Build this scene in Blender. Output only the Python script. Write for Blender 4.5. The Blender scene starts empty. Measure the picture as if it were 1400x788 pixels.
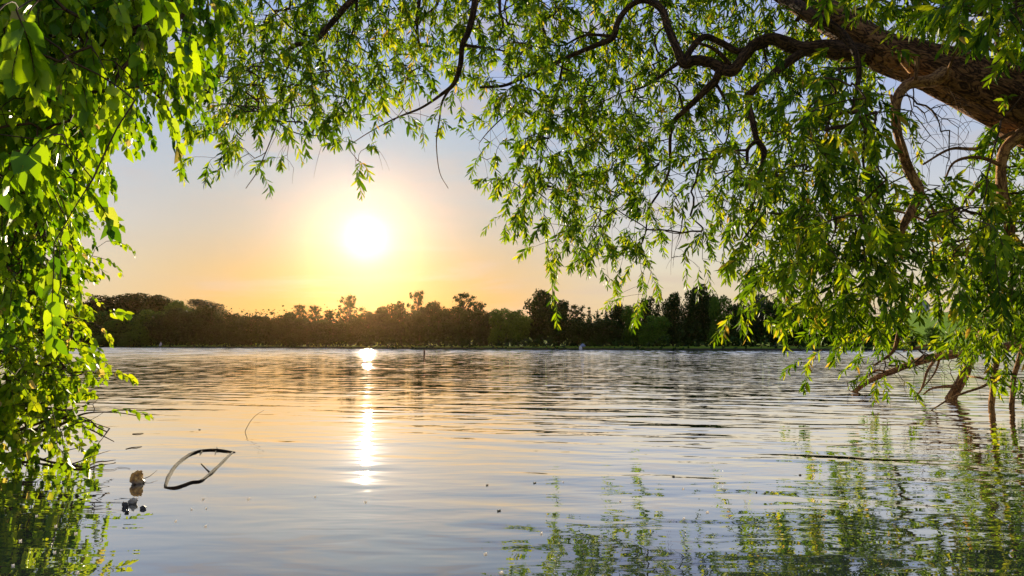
import bpy, math, random
import numpy as np
from mathutils import Vector, Matrix, Quaternion, noise as mnoise
from mathutils.kdtree import KDTree

random.seed(7); rng = np.random.default_rng(7)
F = 912.3; CX = 700.0; HY = 471.0; H = 0.75
scene = bpy.context.scene
COL = scene.collection

def nvec(p):
    p = Vector(p)
    return Vector((mnoise.noise(p), mnoise.noise(p+Vector((31.7, 4.1, 9.3))), mnoise.noise(p+Vector((-12.9, 57.3, 2.2)))))

def P(px, py, d):
    """point seen at a bearing (in photo pixels) at forward distance d"""
    return Vector(((px-CX)/F*d, d, H+(HY-py)/F*d))
def P0(px, py, z=0.0):
    d = (H-z)*F/(py-HY)
    return Vector(((px-CX)/F*d, d, z))

# ------------------------------------------------------------------ nodes
class NT:
    def __init__(s, tree): s.t = tree
    def n(s, typ, **kw):
        nd = s.t.nodes.new(typ)
        for k, v in kw.items():
            if k.startswith('_'): setattr(nd, k[1:], v)
            else:
                key = int(k[1:]) if k[0] == 'i' and k[1:].isdigit() else k.replace('__', ' ')
                sock = nd.inputs[key]
                if isinstance(v, bpy.types.NodeSocket): s.t.links.new(v, sock)
                else: sock.default_value = v
        return nd
    def math(s, op, a, b=None, c=None, clamp=False):
        nd = s.t.nodes.new('ShaderNodeMath'); nd.operation = op; nd.use_clamp = clamp
        for i, v in enumerate((a, b, c)):
            if v is None: continue
            if isinstance(v, bpy.types.NodeSocket): s.t.links.new(v, nd.inputs[i])
            else: nd.inputs[i].default_value = v
        return nd.outputs[0]
    def vmath(s, op, a, b=None, scale=None):
        nd = s.t.nodes.new('ShaderNodeVectorMath'); nd.operation = op
        for i, v in enumerate((a, b)):
            if v is None: continue
            if isinstance(v, bpy.types.NodeSocket): s.t.links.new(v, nd.inputs[i])
            else: nd.inputs[i].default_value = v
        if scale is not None:
            if isinstance(scale, bpy.types.NodeSocket): s.t.links.new(scale, nd.inputs['Scale'])
            else: nd.inputs['Scale'].default_value = scale
        return nd
    def ramp(s, fac, stops, interp='LINEAR'):
        nd = s.t.nodes.new('ShaderNodeValToRGB'); cr = nd.color_ramp; cr.interpolation = interp
        while len(cr.elements) < len(stops): cr.elements.new(0.5)
        for e, (p, c) in zip(cr.elements, stops): e.position = p; e.color = (*c, 1) if len(c) == 3 else c
        s.t.links.new(fac, nd.inputs[0]); return nd.outputs[0]
    def mix(s, a, b, f, mode='MIX'):
        nd = s.t.nodes.new('ShaderNodeMix'); nd.data_type = 'RGBA'; nd.blend_type = mode
        for k, v in ((0, f), (6, a), (7, b)):
            if isinstance(v, bpy.types.NodeSocket): s.t.links.new(v, nd.inputs[k])
            else: nd.inputs[k].default_value = v if k == 0 else ((*v, 1) if len(v) == 3 else v)
        return nd.outputs[2]
    def maprange(s, v, a, b, c, d, smooth=False):
        nd = s.t.nodes.new('ShaderNodeMapRange'); nd.interpolation_type = 'SMOOTHSTEP' if smooth else 'LINEAR'
        s.t.links.new(v, nd.inputs[0])
        for i, x in enumerate((a, b, c, d)): nd.inputs[i+1].default_value = x
        return nd.outputs[0]

def material(name):
    m = bpy.data.materials.new(name); m.use_nodes = True
    t = m.node_tree; t.nodes.clear(); o = t.nodes.new('ShaderNodeOutputMaterial')
    return m, NT(t), o

def leaf_mat(name, stops, trans, tcol, rough=0.42, spec=0.35):
    """stops: ramp over the per-leaf 'tint' attribute; trans: share of light let through"""
    m, g, o = material(name)
    a = g.n('ShaderNodeAttribute', _attribute_name='tint')
    col = g.ramp(a.outputs['Fac'], stops)
    pos = g.n('ShaderNodeNewGeometry')
    nz = g.n('ShaderNodeTexNoise', Vector=pos.outputs['Position'], Scale=1.7, Detail=2.0)
    col = g.mix(col, (0.55, 0.75, 0.5), g.maprange(nz.outputs['Fac'], 0.35, 0.7, 0.0, 0.35), 'MULTIPLY')
    pr = g.n('ShaderNodeBsdfPrincipled', Base__Color=col, Roughness=rough)
    pr.inputs['Specular IOR Level'].default_value = spec
    tr = g.n('ShaderNodeBsdfTranslucent', Color=g.mix(col, tcol, 1.0, 'MULTIPLY'))
    mx = g.n('ShaderNodeMixShader', i0=trans, i1=pr.outputs[0], i2=tr.outputs[0])
    g.t.links.new(mx.outputs[0], o.inputs[0]); return m

def bark_mat(name, dark, mid, light, scale=14, bump=0.6, moss=None):
    m, g, o = material(name)
    a = g.n('ShaderNodeAttribute', _attribute_name='bark')
    v1 = g.n('ShaderNodeTexNoise', Vector=a.outputs['Vector'], Scale=scale, Detail=7.0, Roughness=0.7, Distortion=1.2)
    v2 = g.n('ShaderNodeTexNoise', Vector=a.outputs['Vector'], Scale=scale*0.55, Detail=3.0, Roughness=0.6, Distortion=2.0)
    v3 = g.n('ShaderNodeTexNoise', Vector=a.outputs['Vector'], Scale=scale*0.16, Detail=3.0)
    crack = g.maprange(g.math('ABSOLUTE', g.math('SUBTRACT', v2.outputs['Fac'], 0.5)), 0.0, 0.07, 0.0, 1.0)
    f = g.math('MULTIPLY', g.math('MULTIPLY', v1.outputs['Fac'], g.math('MULTIPLY_ADD', crack, 0.65, 0.35)), g.math('MULTIPLY_ADD', v3.outputs['Fac'], 0.9, 0.55))
    col = g.ramp(f, [(0.1, dark), (0.35, mid), (0.62, light)])
    if moss:
        pos = g.n('ShaderNodeNewGeometry')
        nz = g.n('ShaderNodeTexNoise', Vector=pos.outputs['Position'], Scale=5.0, Detail=4.0)
        col = g.mix(col, moss, g.maprange(nz.outputs['Fac'], 0.5, 0.7, 0.0, 0.5))
    b = g.n('ShaderNodeBump', Strength=bump, Distance=0.03, Height=f)
    pr = g.n('ShaderNodeBsdfPrincipled', Base__Color=col, Roughness=0.9, Normal=b.outputs[0])
    pr.inputs['Specular IOR Level'].default_value = 0.15
    g.t.links.new(pr.outputs[0], o.inputs[0]); return m

def plain_mat(name, c, rough=0.8, var=0.3, scale=8):
    m, g, o = material(name)
    tc = g.n('ShaderNodeTexCoord')
    nz = g.n('ShaderNodeTexNoise', Vector=tc.outputs['Object'], Scale=scale, Detail=5.0)
    col = g.mix(c, tuple(x*(1-var) for x in c), g.maprange(nz.outputs['Fac'], 0.35, 0.65, 0, 1))
    pr = g.n('ShaderNodeBsdfPrincipled', Base__Color=col, Roughness=rough)
    g.t.links.new(pr.outputs[0], o.inputs[0]); return m

# ------------------------------------------------------------------ objects
def mesh_np(name, verts, faces_idx, loop_tot, mat, parent=None, attrs=None, smooth=True, matidx=None):
    me = bpy.data.meshes.new(name)
    verts = np.asarray(verts, dtype=np.float32).reshape(-1, 3)
    fi = np.asarray(faces_idx, dtype=np.int32); lt = np.asarray(loop_tot, dtype=np.int32)
    me.vertices.add(len(verts)); me.vertices.foreach_set('co', verts.ravel())
    me.loops.add(len(fi)); me.loops.foreach_set('vertex_index', fi)
    me.polygons.add(len(lt))
    ls = np.concatenate(([0], np.cumsum(lt)[:-1])).astype(np.int32)
    me.polygons.foreach_set('loop_start', ls); me.polygons.foreach_set('loop_total', lt)
    if matidx is not None: me.polygons.foreach_set('material_index', np.asarray(matidx, dtype=np.int32))
    for k, (typ, arr) in (attrs or {}).items():
        at = me.attributes.new(k, typ, 'POINT')
        at.data.foreach_set('vector' if typ == 'FLOAT_VECTOR' else 'value', np.asarray(arr, dtype=np.float32).ravel())
    me.update(calc_edges=True); me.validate()
    if smooth: me.polygons.foreach_set('use_smooth', np.ones(len(me.polygons), dtype=bool))
    for mm in (mat if isinstance(mat, (list, tuple)) else [mat]): me.materials.append(mm)
    o = bpy.data.objects.new(name, me); COL.objects.link(o)
    if parent is not None: o.parent = parent
    return o

def tag(o, label=None, cat=None, group=None, kind=None):
    if label: o['label'] = label
    if cat: o['category'] = cat
    if group: o['group'] = group
    if kind: o['kind'] = kind
    return o
def empty(name, loc=(0, 0, 0)):
    e = bpy.data.objects.new(name, None); e.location = loc; e.empty_display_size = 0.2
    COL.objects.link(e); return e

def crom(pts, n=6):
    """Catmull-Rom through rows of numbers"""
    a = np.array(pts, dtype=float); a = np.vstack([2*a[0]-a[1], a, 2*a[-1]-a[-2]])
    out = []
    for i in range(1, len(a)-2):
        for k in range(n):
            t = k/n
            out.append(0.5*((2*a[i])+(-a[i-1]+a[i+1])*t+(2*a[i-1]-5*a[i]+4*a[i+1]-a[i+2])*t*t+(-a[i-1]+3*a[i]-3*a[i+1]+a[i+2])*t**3))
    out.append(a[-2]); return np.array(out)

class Tubes:
    def __init__(s): s.v = []; s.f = []; s.lt = []; s.b = []; s.n = 0
    def add(s, pts, rad, sides=5, rough=0.0, cap=True, seed=0.0):
        pts = np.asarray(pts, dtype=float); m = len(pts)
        if m < 2: return
        tan = np.gradient(pts, axis=0); tan /= (np.linalg.norm(tan, axis=1)[:, None]+1e-9)
        ref = np.array([0.13, 0.21, 0.97]) if abs(tan[0][2]) < 0.85 else np.array([1.0, 0.1, 0.05])
        u = np.cross(tan[0], ref); u /= np.linalg.norm(u)
        L = 0.0; base = s.n
        for i in range(m):
            if i: L += np.linalg.norm(pts[i]-pts[i-1])
            u = u-tan[i]*np.dot(u, tan[i]); u /= (np.linalg.norm(u)+1e-9); w = np.cross(tan[i], u)
            for k in range(sides):
                a = 2*math.pi*k/sides; r = rad[i]
                ca, sa = math.cos(a), math.sin(a)
                if rough:
                    q = mnoise.noise(Vector((ca*2.2+seed, sa*2.2, L*2.0/max(0.25, rad[0]*3))))
                    q2 = mnoise.noise(Vector((ca*6+seed, sa*6, L*5)))
                    r *= 1+rough*q+rough*0.45*q2
                s.v.append(pts[i]+(u*ca+w*sa)*r)
                s.b.append((ca*max(rad[i], 0.01)+seed, sa*max(rad[i], 0.01), L*0.35))
        for i in range(m-1):
            for k in range(sides):
                k2 = (k+1) % sides; a = base+i*sides
                s.f += [a+k, a+k2, a+sides+k2, a+sides+k]; s.lt.append(4)
        if cap:
            s.f += [base+k for k in range(sides-1, -1, -1)]; s.lt.append(sides)
            s.f += [base+(m-1)*sides+k for k in range(sides)]; s.lt.append(sides)
        s.n += m*sides
    def build(s, name, mat, parent=None):
        return mesh_np(name, s.v, s.f, s.lt, mat, parent, {'bark': ('FLOAT_VECTOR', s.b)})

def leaves_mesh(name, base, dirs, nors, length, width, tint, mat, parent, curl=0.18, fold=0.22, shape='lance'):
    """every leaf: 8 vertices, folded at the midrib and curled toward its tip"""
    N = len(base)
    if shape == 'lance': ts = [0, .34, .70, 1]; ws = [0, .5, .40, 0]
    else: ts = [0, .26, .62, 1]; ws = [0, .50, .40, 0]
    d = dirs/np.linalg.norm(dirs, axis=1)[:, None]
    n = nors-d*np.sum(nors*d, axis=1)[:, None]; n /= (np.linalg.norm(n, axis=1)[:, None]+1e-9)
    s = np.cross(d, n)
    rows = []
    cz = curl*(0.4+1.2*rng.random(N))*np.where(rng.random(N) < 0.85, 1, -1); fo = fold*(0.4+1.2*rng.random(N))
    L = length[:, None]; W = width[:, None]
    def pt(t, w):
        return base+d*L*t+s*W*w+n*(-cz[:, None]*L*t*t+np.abs(w)*2*fo[:, None]*W)
    rows = [pt(ts[0], 0), pt(ts[1], -ws[1]), pt(ts[1], 0), pt(ts[1], ws[1]), pt(ts[2], -ws[2]), pt(ts[2], 0), pt(ts[2], ws[2]), pt(ts[3], 0)]
    V = np.stack(rows, axis=1).reshape(-1, 3)
    tmpl = [0, 2, 1, 0, 3, 2, 1, 2, 5, 4, 2, 3, 6, 5, 4, 5, 7, 5, 6, 7]
    lt = [3, 3, 4, 4, 3, 3]
    idx = (np.arange(N)[:, None]*8+np.array(tmpl)[None, :]).ravel()
    return mesh_np(name, V, idx, np.tile(lt, N), mat, parent, {'tint': ('FLOAT', np.repeat(tint, 8))})

# ------------------------------------------------------------------ materials
M_willow = leaf_mat('willow_leaf', [(0.0, (0.020, 0.055, 0.002)), (0.36, (0.072, 0.155, 0.003)), (0.60, (0.18, 0.28, 0.005)), (0.88, (0.38, 0.41, 0.012)), (1.0, (0.36, 0.25, 0.05))], 0.58, (1.4, 1.2, 0.6), 0.5, 0.15)
M_broad = leaf_mat('broad_leaf', [(0.0, (0.03, 0.10, 0.003)), (0.35, (0.13, 0.26, 0.003)), (0.7, (0.32, 0.44, 0.006)), (0.96, (0.30, 0.40, 0.04)), (1.0, (0.42, 0.34, 0.14))], 0.58, (1.2, 1.1, 0.5), 0.45, 0.25)
M_bush = leaf_mat('bush_leaf', [(0.0, (0.05, 0.13, 0.004)), (0.45, (0.21, 0.33, 0.005)), (0.85, (0.40, 0.46, 0.010)), (1.0, (0.50, 0.38, 0.16))], 0.6, (1.25, 1.12, 0.5), 0.45, 0.2)
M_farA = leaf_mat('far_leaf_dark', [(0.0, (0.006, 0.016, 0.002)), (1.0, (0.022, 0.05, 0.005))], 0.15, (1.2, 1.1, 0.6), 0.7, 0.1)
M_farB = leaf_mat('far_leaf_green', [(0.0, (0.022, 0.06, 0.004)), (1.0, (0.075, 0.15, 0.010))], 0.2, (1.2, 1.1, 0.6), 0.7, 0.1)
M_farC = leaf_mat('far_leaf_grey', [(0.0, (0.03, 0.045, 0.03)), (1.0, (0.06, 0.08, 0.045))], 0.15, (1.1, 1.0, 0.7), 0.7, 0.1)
M_bark = bark_mat('willow_bark', (0.012, 0.006, 0.003), (0.085, 0.04, 0.016), (0.34, 0.165, 0.06), 20, 1.0)
M_limb = bark_mat('limb_bark', (0.008, 0.005, 0.003), (0.045, 0.025, 0.012), (0.14, 0.075, 0.035), 26, 0.9)
M_twig = bark_mat('twig_bark', (0.02, 0.012, 0.006), (0.07, 0.04, 0.02), (0.16, 0.09, 0.04), 20, 0.3)
M_stem = bark_mat('stem_bark', (0.04, 0.02, 0.008), (0.19, 0.09, 0.035), (0.50, 0.26, 0.09), 22, 0.6)
M_dead = bark_mat('dead_wood', (0.02, 0.013, 0.007), (0.075, 0.045, 0.02), (0.17, 0.105, 0.05), 40, 0.5)
M_fartrunk = bark_mat('far_bark', (0.02, 0.014, 0.01), (0.05, 0.035, 0.02), (0.09, 0.06, 0.04), 6, 0.2)

# ------------------------------------------------------------------ terrain
SHX = [-600, 120, 400, 600, 800, 1100, 1300, 1700]
SHY = [474.2, 474.5, 475.6, 477, 478, 479, 479.4, 479.6]
def shore_d(px): return H*F/(np.interp(px, SHX, SHY)-HY)
def sstep(a, b, x):
    t = np.clip((x-a)/(b-a), 0, 1); return t*t*(3-2*t)
def ground_h(x, y):
    x = np.asarray(x, float); y = np.asarray(y, float)
    yy = np.maximum(y, 0.5); px = x/yy*F+CX; pxc = np.clip(px, -500, 1700)
    d = shore_d(pxc); e = y-d
    far = -1.3+1.65*sstep(-3, 1.5, e)+0.012*np.clip(e, 0, 400)+2.6*sstep(11, 34, e)*(1-sstep(1120, 1220, pxc))
    meadow = sstep(1130, 1240, pxc)*9.5*sstep(10, 150, e)
    hill = (1-sstep(235, 330, pxc))*7.0*sstep(25, 80, e)
    far = far+meadow+hill
    # near banks: behind the camera and outside either side of the view
    right = x-(0.767*np.maximum(y, 0)+1.6+0.05*np.maximum(y, 0)); left = -x-(0.767*np.maximum(y, 0)+0.55+0.04*np.maximum(y, 0)**1.3)
    back = 0.9-y-0.10*np.abs(x)*0
    s = np.maximum(np.maximum(right, left), back)
    near = -1.3+1.45*sstep(-1.6, 0.5, s)+0.5*sstep(0.5, 7, s)
    near = near-sstep(-0.5, 0.5, -np.hypot(x, y-0.0)+1.2)*0.0
    wob = 0.06*np.sin(x*1.7+0.3*y)*np.sin(y*1.3+1.0)*sstep(-1, 1, s)
    return np.maximum(far, near+wob)

def build_ground():
    rad = np.concatenate((np.linspace(0.0, 12, 36), np.geomspace(13, 80, 24), np.geomspace(84, 320, 60), np.geomspace(340, 1500, 10)))
    ang = np.concatenate((np.radians(np.linspace(40, 140, 180)), np.radians(np.linspace(144, 396, 64))))
    R, A = np.meshgrid(rad, ang, indexing='ij'); X = R*np.cos(A); Y = R*np.sin(A); Z = ground_h(X, Y)
    na = len(ang); nr = len(rad)
    V = np.stack((X, Y, Z), -1).reshape(-1, 3)
    f = []
    for i in range(nr-1):
        for j in range(na):
            j2 = (j+1) % na
            f += [i*na+j, (i+1)*na+j, (i+1)*na+j2, i*na+j2]
    m, g, o = material('ground')
    pos = g.n('ShaderNodeNewGeometry'); p = pos.outputs['Position']
    n1 = g.n('ShaderNodeTexNoise', Vector=p, Scale=0.12, Detail=6.0); n2 = g.n('ShaderNodeTexNoise', Vector=p, Scale=3.0, Detail=6.0)
    grass = g.mix((0.20, 0.36, 0.008), (0.34, 0.48, 0.015), n1.outputs['Fac'])
    grass = g.mix(grass, (0.05, 0.09, 0.02), g.maprange(n2.outputs['Fac'], 0.45, 0.75, 0, 0.7))
    sp = g.n('ShaderNodeSeparateXYZ', Vector=p)
    mud = g.mix((0.02, 0.016, 0.010), (0.045, 0.035, 0.02), n2.outputs['Fac'])
    col = g.mix(mud, grass, g.maprange(sp.outputs['Z'], 0.1, 0.6, 0, 1))
    bp = g.n('ShaderNodeBump', Strength=0.6, Distance=0.08, Height=n2.outputs['Fac'])
    pr = g.n('ShaderNodeBsdfPrincipled', Base__Color=col, Roughness=0.95, Normal=bp.outputs[0])
    pr.inputs['Specular IOR Level'].default_value = 0.05
    g.t.links.new(pr.outputs[0], o.inputs[0])
    ob = mesh_np('ground', V, f, [4]*(len(f)//4), m)
    tag(ob, kind='structure')
build_ground()

# ------------------------------------------------------------------ water
def build_water():
    m, g, o = material('lake_water')
    pos = g.n('ShaderNodeNewGeometry'); p = pos.outputs['Position']
    sp = g.n('ShaderNodeSeparateXYZ', Vector=p)
    dist = g.vmath('LENGTH', p).outputs['Value']
    mp = g.n('ShaderNodeMapping', Vector=p); mp.inputs['Rotation'].default_value = (0, 0, math.radians(14))
    # long low undulation, then ripples
    def st(v, sx, sy): return g.vmath('MULTIPLY', v, (sx, sy, 1)).outputs[0]
    wa = g.n('ShaderNodeTexNoise', Vector=st(mp.outputs[0], 0.8, 2.5), Scale=1.0, Detail=1.5, Roughness=0.4, Distortion=0.35)
    wb = g.n('ShaderNodeTexNoise', Vector=st(p, 2.2, 6.0), Scale=1.0, Detail=2.0, Roughness=0.45, Distortion=0.4)
    wc = g.n('ShaderNodeTexNoise', Vector=st(mp.outputs[0], 5.0, 9.0), Scale=1.0, Detail=2.0, Roughness=0.5)
    calm = g.maprange(dist, 3.0, 9.0, 0.65, 1.0, True)
    patch = g.n('ShaderNodeTexNoise', Vector=st(p, 0.25, 0.25), Scale=1.0, Detail=1.0)
    pm = g.maprange(patch.outputs['Fac'], 0.35, 0.65, 0.6, 1.3)
    h = g.math('ADD', g.math('MULTIPLY', wa.outputs['Fac'], WA), g.math('MULTIPLY', wb.outputs['Fac'], WB))
    h = g.math('ADD', h, g.math('MULTIPLY', wc.outputs['Fac'], WC))
    lee = g.maprange(sp.outputs['X'], -3.0, 2.0, 0.45, 1.0, True)
    h = g.math('MULTIPLY', g.math('MULTIPLY', h, calm), g.math('MULTIPLY', pm, lee))
    # wind chop farther out, given as slopes so it does not smooth away with distance
    def chop(sx, sy, a0, a1, a2, a3, k):
        ch = g.n('ShaderNodeTexNoise', Vector=st(mp.outputs[0], sx, sy), Scale=1.0, Detail=2.0, Roughness=0.5)
        sc = g.vmath('SUBTRACT', ch.outputs['Color'], (0.5, 0.5, 0.5)).outputs[0]
        am = g.maprange(dist, a0, a1, 0.0, k, True)
        if a2: am = g.math('MULTIPLY', am, g.maprange(dist, a2, a3, 1.0, 0.25, True))
        return g.vmath('SCALE', sc, scale=am).outputs[0]
    sl = g.vmath('ADD', g.vmath('SCALE', chop(5.5, 3.0, 5.5, 11.0, 16, 40, CHOP), scale=lee).outputs[0], chop(3.2, 1.2, 12.0, 24.0, 45, 90, CHOP*1.1)).outputs[0]
    sl = g.vmath('ADD', sl, chop(1.6, 0.30, 30.0, 80.0, 0, 0, CHOP*4)).outputs[0]
    sl = g.vmath('MULTIPLY', g.vmath('SCALE', sl, scale=pm).outputs[0], (0.35, 1, 0)).outputs[0]
    # far off only the wave faces turned toward the viewer's shore are seen
    face = g.n('ShaderNodeCombineXYZ', Y=g.maprange(dist, 9.0, 75.0, 0.0, -0.072, True), Z=1.0).outputs[0]
    nrm = g.vmath('NORMALIZE', g.vmath('ADD', sl, face).outputs[0]).outputs[0]
    b = g.n('ShaderNodeBump', Strength=1.0, Distance=1.0, Height=h, Normal=nrm)
    rough = g.maprange(dist, 4.0, 60.0, 0.012, 0.03)
    gl = g.n('ShaderNodeBsdfGlossy', Color=(1, 1, 1, 1), Roughness=rough, Normal=b.outputs[0])
    body = g.n('ShaderNodeBsdfDiffuse', Color=(0.026, 0.034, 0.028, 1))
    fr = g.n('ShaderNodeLayerWeight', Blend=0.5, Normal=b.outputs[0])
    mx = g.n('ShaderNodeMixShader', i0=g.maprange(fr.outputs['Facing'], 0.60, 0.88, 0.22, 0.96), i1=body.outputs[0], i2=gl.outputs[0])
    g.t.links.new(mx.outputs[0], o.inputs[0])
    ob = mesh_np('lake_water', [(-900, -60, 0), (900, -60, 0), (900, 700, 0), (-900, 700, 0)], [0, 1, 2, 3], [4], m, smooth=False)
    tag(ob, kind='structure')
WA, WB, WC, CHOP, WIOR = 0.031, 0.009, 0.0016, 0.15, 3.6
build_water()

# ------------------------------------------------------------------ growing twigs toward leaf sites
def grow(skel, sites, step=0.13, zpen=0.9, maxr=0.03, scale_r=0.0023):
    """skel: existing wood nodes; sites: points to reach. Returns chains [(pts, radii)]."""
    nodes = [Vector(s) for s in skel]; parent = [-1]*len(nodes)
    kd = KDTree(len(nodes))
    for i, v in enumerate(nodes): kd.insert(v, i)
    kd.balance()
    order = sorted(sites, key=lambda s: kd.find(s)[2])
    chains = []; ends = []; pend = []
    n_at = len(nodes)
    for c, s in enumerate(order):
        if c % 40 == 0:
            kd = KDTree(len(nodes))
            for i, v in enumerate(nodes): kd.insert(v, i)
            kd.balance(); n_at = len(nodes)
        best = None; bc = 1e9
        cand = [(co, i, dd) for co, i, dd in kd.find_n(s, 14)] + [(nodes[i], i, (nodes[i]-s).length) for i in range(n_at, len(nodes))]
        for co, i, dd in cand:
            cst = dd+zpen*max(0, s.z-co.z)
            if cst < bc: bc = cst; best = i
        a = nodes[best]; L = (s-a).length
        if L < 0.02: continue
        k = max(2, int(L/step)+1)
        ctrl = Vector((a.x*0.5+s.x*0.5, a.y*0.5+s.y*0.5, a.z*0.65+s.z*0.35+0.05*L))+Vector((random.gauss(0, .12), random.gauss(0, .12), random.gauss(0, .05)))*L
        ids = [best]; prev = best; sd = random.random()*100
        for j in range(1, k+1):
            t = j/k; q = a*(1-t)**2+ctrl*2*t*(1-t)+s*t*t
            if j < k: q = q+nvec(q*3.1+Vector((sd, 0, 0)))*0.035*min(1, L)
            nodes.append(q); parent.append(prev); prev = len(nodes)-1; ids.append(prev)
        chains.append(ids); ends.append(prev)
    cnt = [0]*len(nodes)
    for e in ends: cnt[e] += 1
    for i in range(len(nodes)-1, -1, -1):
        if parent[i] >= 0: cnt[parent[i]] += cnt[i]
    out = []
    for ids in chains:
        r = [min(maxr, scale_r*max(1, cnt[i])**0.48) for i in ids]
        r[0] = min(r[0], r[1]*1.3)
        out.append(([tuple(nodes[i]) for i in ids], r, nodes[ids[-1]], (nodes[ids[-1]]-nodes[ids[-2]]).normalized()))
    return out

def leaf_twigs(ends, tubes, L, nleaf, leafL, leafW, droop, spread, start=0.15, bare=None, hang=0.5):
    """hang a leafy twig on every end; returns arrays for leaves_mesh"""
    B = []; D = []; N = []; LL = []; WW = []; T = []
    for ei, (p0, d0, sz) in enumerate(ends):
        l = L*(0.6+0.8*random.random())
        d = (d0+Vector((random.gauss(0, .5), random.gauss(0, .5), random.gauss(0, .3)))).normalized()
        pts = [p0.copy()]; k = 6
        for j in range(k):
            d = (d+Vector((0, 0, -droop))*(1.0/k)*2+nvec(p0*5+Vector((j*.7, 0, 0)))*0.18).normalized()
            pts.append(pts[-1]+d*l/k)
        tubes.add([tuple(v) for v in pts], [0.0026*sz*(1-0.6*j/k) for j in range(k+1)], 3, cap=False)
        if bare and bare[ei]: continue
        nl = int(nleaf*(0.7+0.6*random.random())); tone = random.gauss(0, 0.11)
        ph = random.random()*6.28
        for i in range(nl):
            t = start+(1-start)*(i+random.random()*.5)/nl; t = min(t, 0.999); x = t*k; j = int(x); fr = x-j
            q = pts[j].lerp(pts[j+1], fr); tn = (pts[j+1]-pts[j]).normalized()
            ph += 2.4+random.gauss(0, .3)
            u = tn.orthogonal().normalized(); rdl = Quaternion(tn, ph) @ u
            dv = (tn*0.7+rdl*spread*(1.0 if t < 0.93 else .3)+Vector((0, 0, -hang))+Vector((random.gauss(0, .16), random.gauss(0, .16), random.gauss(0, .16)))).normalized()
            nv = (rdl*-0.3+Vector((random.gauss(0, .55), random.gauss(0, .55), 0.55)))
            B.append(q); D.append(dv); N.append(nv)
            s = sz*(0.65+0.6*random.random())*(1-0.35*abs(2*t-1.1))
            LL.append(leafL*s); WW.append(leafW*s*(0.8+.4*random.random())); T.append(0.42+tone+random.gauss(0, .19)+(0.35 if random.random() < 0.03 else 0))
    return (np.array(B), np.array(D), np.array(N), np.array(LL), np.array(WW), np.clip(np.array(T), 0, 1))

# ------------------------------------------------------------------ the willow
WX0, WY0 = 250, -100
WG = [  # density of foliage by bearing, rows every 50 px from -100 down, columns from 250
 "4566666666666677777777888886",
 "4677777777777777777777888886",
 "15787778888988777889998899 7",
 "27786777678888777799984379 7",
 "35564443578888777887422478 6",
 "2342311037888877677551236  6",
 "0111200037887466676612458  5",
 "0000000037887167776534689  5",
 "0000000014665156887556789  5",
 "0000000000455026788765679  5",
 "0000000000020000367763278  5",
 "00000000000000000102631067  4",
 "0000000000000000002110025  2",
]
WG = [
 #250 300 350 400 450 500 550 600 650 700 750 800 850 900 950 1000 1050 1100 1150 1200 1250 1300 1350 1400 1450 1500 1550
 [1,2,3,4,4,4,4,4,4,4,4,4,4,4,4,4,4,5,5,5,5,5,5,5,4,3,2],
 [1,4,5,6,6,6,6,6,6,6,6,6,6,6,6,6,6,6,6,6,6,6,6,6,5,4,3],
 [.3,5,7,8,7,7,8,8,8,9,9,8,7,7,7,7,8,9,9,9,8,8,9,8,6,5,3],
 [2,5,7,8,6,7,7,6,7,8,8,8,8,7,6,6,7,9,9,7,3,3,7,6,5,4,3],
 [4,7,7,8,6,6,5,4,5,7,8,8,8,7,6,6,7,8,7,4,2,3,6,7,5,4,2],
 [4,8,7,5,6,2,1,1,3,7,8,8,8,7,6,5,6,7,5,4,1.5,2.5,5,6,5,3,2],
 [1,4,1,.6,2.5,0,0,.0,2.5,7,8,8,7,3.5,5,5,6,7,6,5,1.5,3.5,6,7,5,3,1],
 [0,0,0,0,0,0,0,0,2.5,7,8,8,6,1.5,5,6,7,7,6,5,4,6,8,7,5,2,1],
 [0,0,0,0,0,0,0,0,.7,5,6,6,5,.7,4.5,6,8,8,6,6,7,8,9,7,5,2,1],
 [0,0,0,0,0,0,0,0,0,.7,3.5,5,4.5,.4,1.5,4.5,7,8,8,7.5,6,8,9,7,5,2,0],
 [0,0,0,0,0,0,0,0,0,0,.7,.2,2,0,0,3,4.5,6,8,6,4,8,9,7,4,2,0],
 [0,0,0,0,0,0,0,0,0,0,0,0,0,0,0,.7,.6,2,9,6,1.5,7,8,6,3,1,0],
 [0,0,0,0,0,0,0,0,0,0,0,0,0,0,0,0,0,1.6,1.2,1.6,0,1.2,2,2,1,0,0],
]
WDX = [250, 450, 650, 780, 880, 960, 1040, 1130, 1250, 1350, 1560]
WDD = [7.6, 7.7, 7.8, 8.0, 8.3, 7.4, 6.6, 6.0, 6.1, 6.2, 6.4]
def wdepth(px, py):
    d = float(np.interp(px, WDX, WDD))
    if py > 380 and px > 1100: d += 1.2*min(1, (py-380)/60)
    return d
willow = empty('willow_tree', (8.2, 6.3, float(ground_h(8.2, 6.3))))
tag(willow, 'leaning willow arching over the lake, with narrow drooping leaves and a thick brown trunk', 'tree')
WO = Vector(willow.location)
def loc(p): return Vector(p)-WO
skel = []; heavy = []
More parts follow.
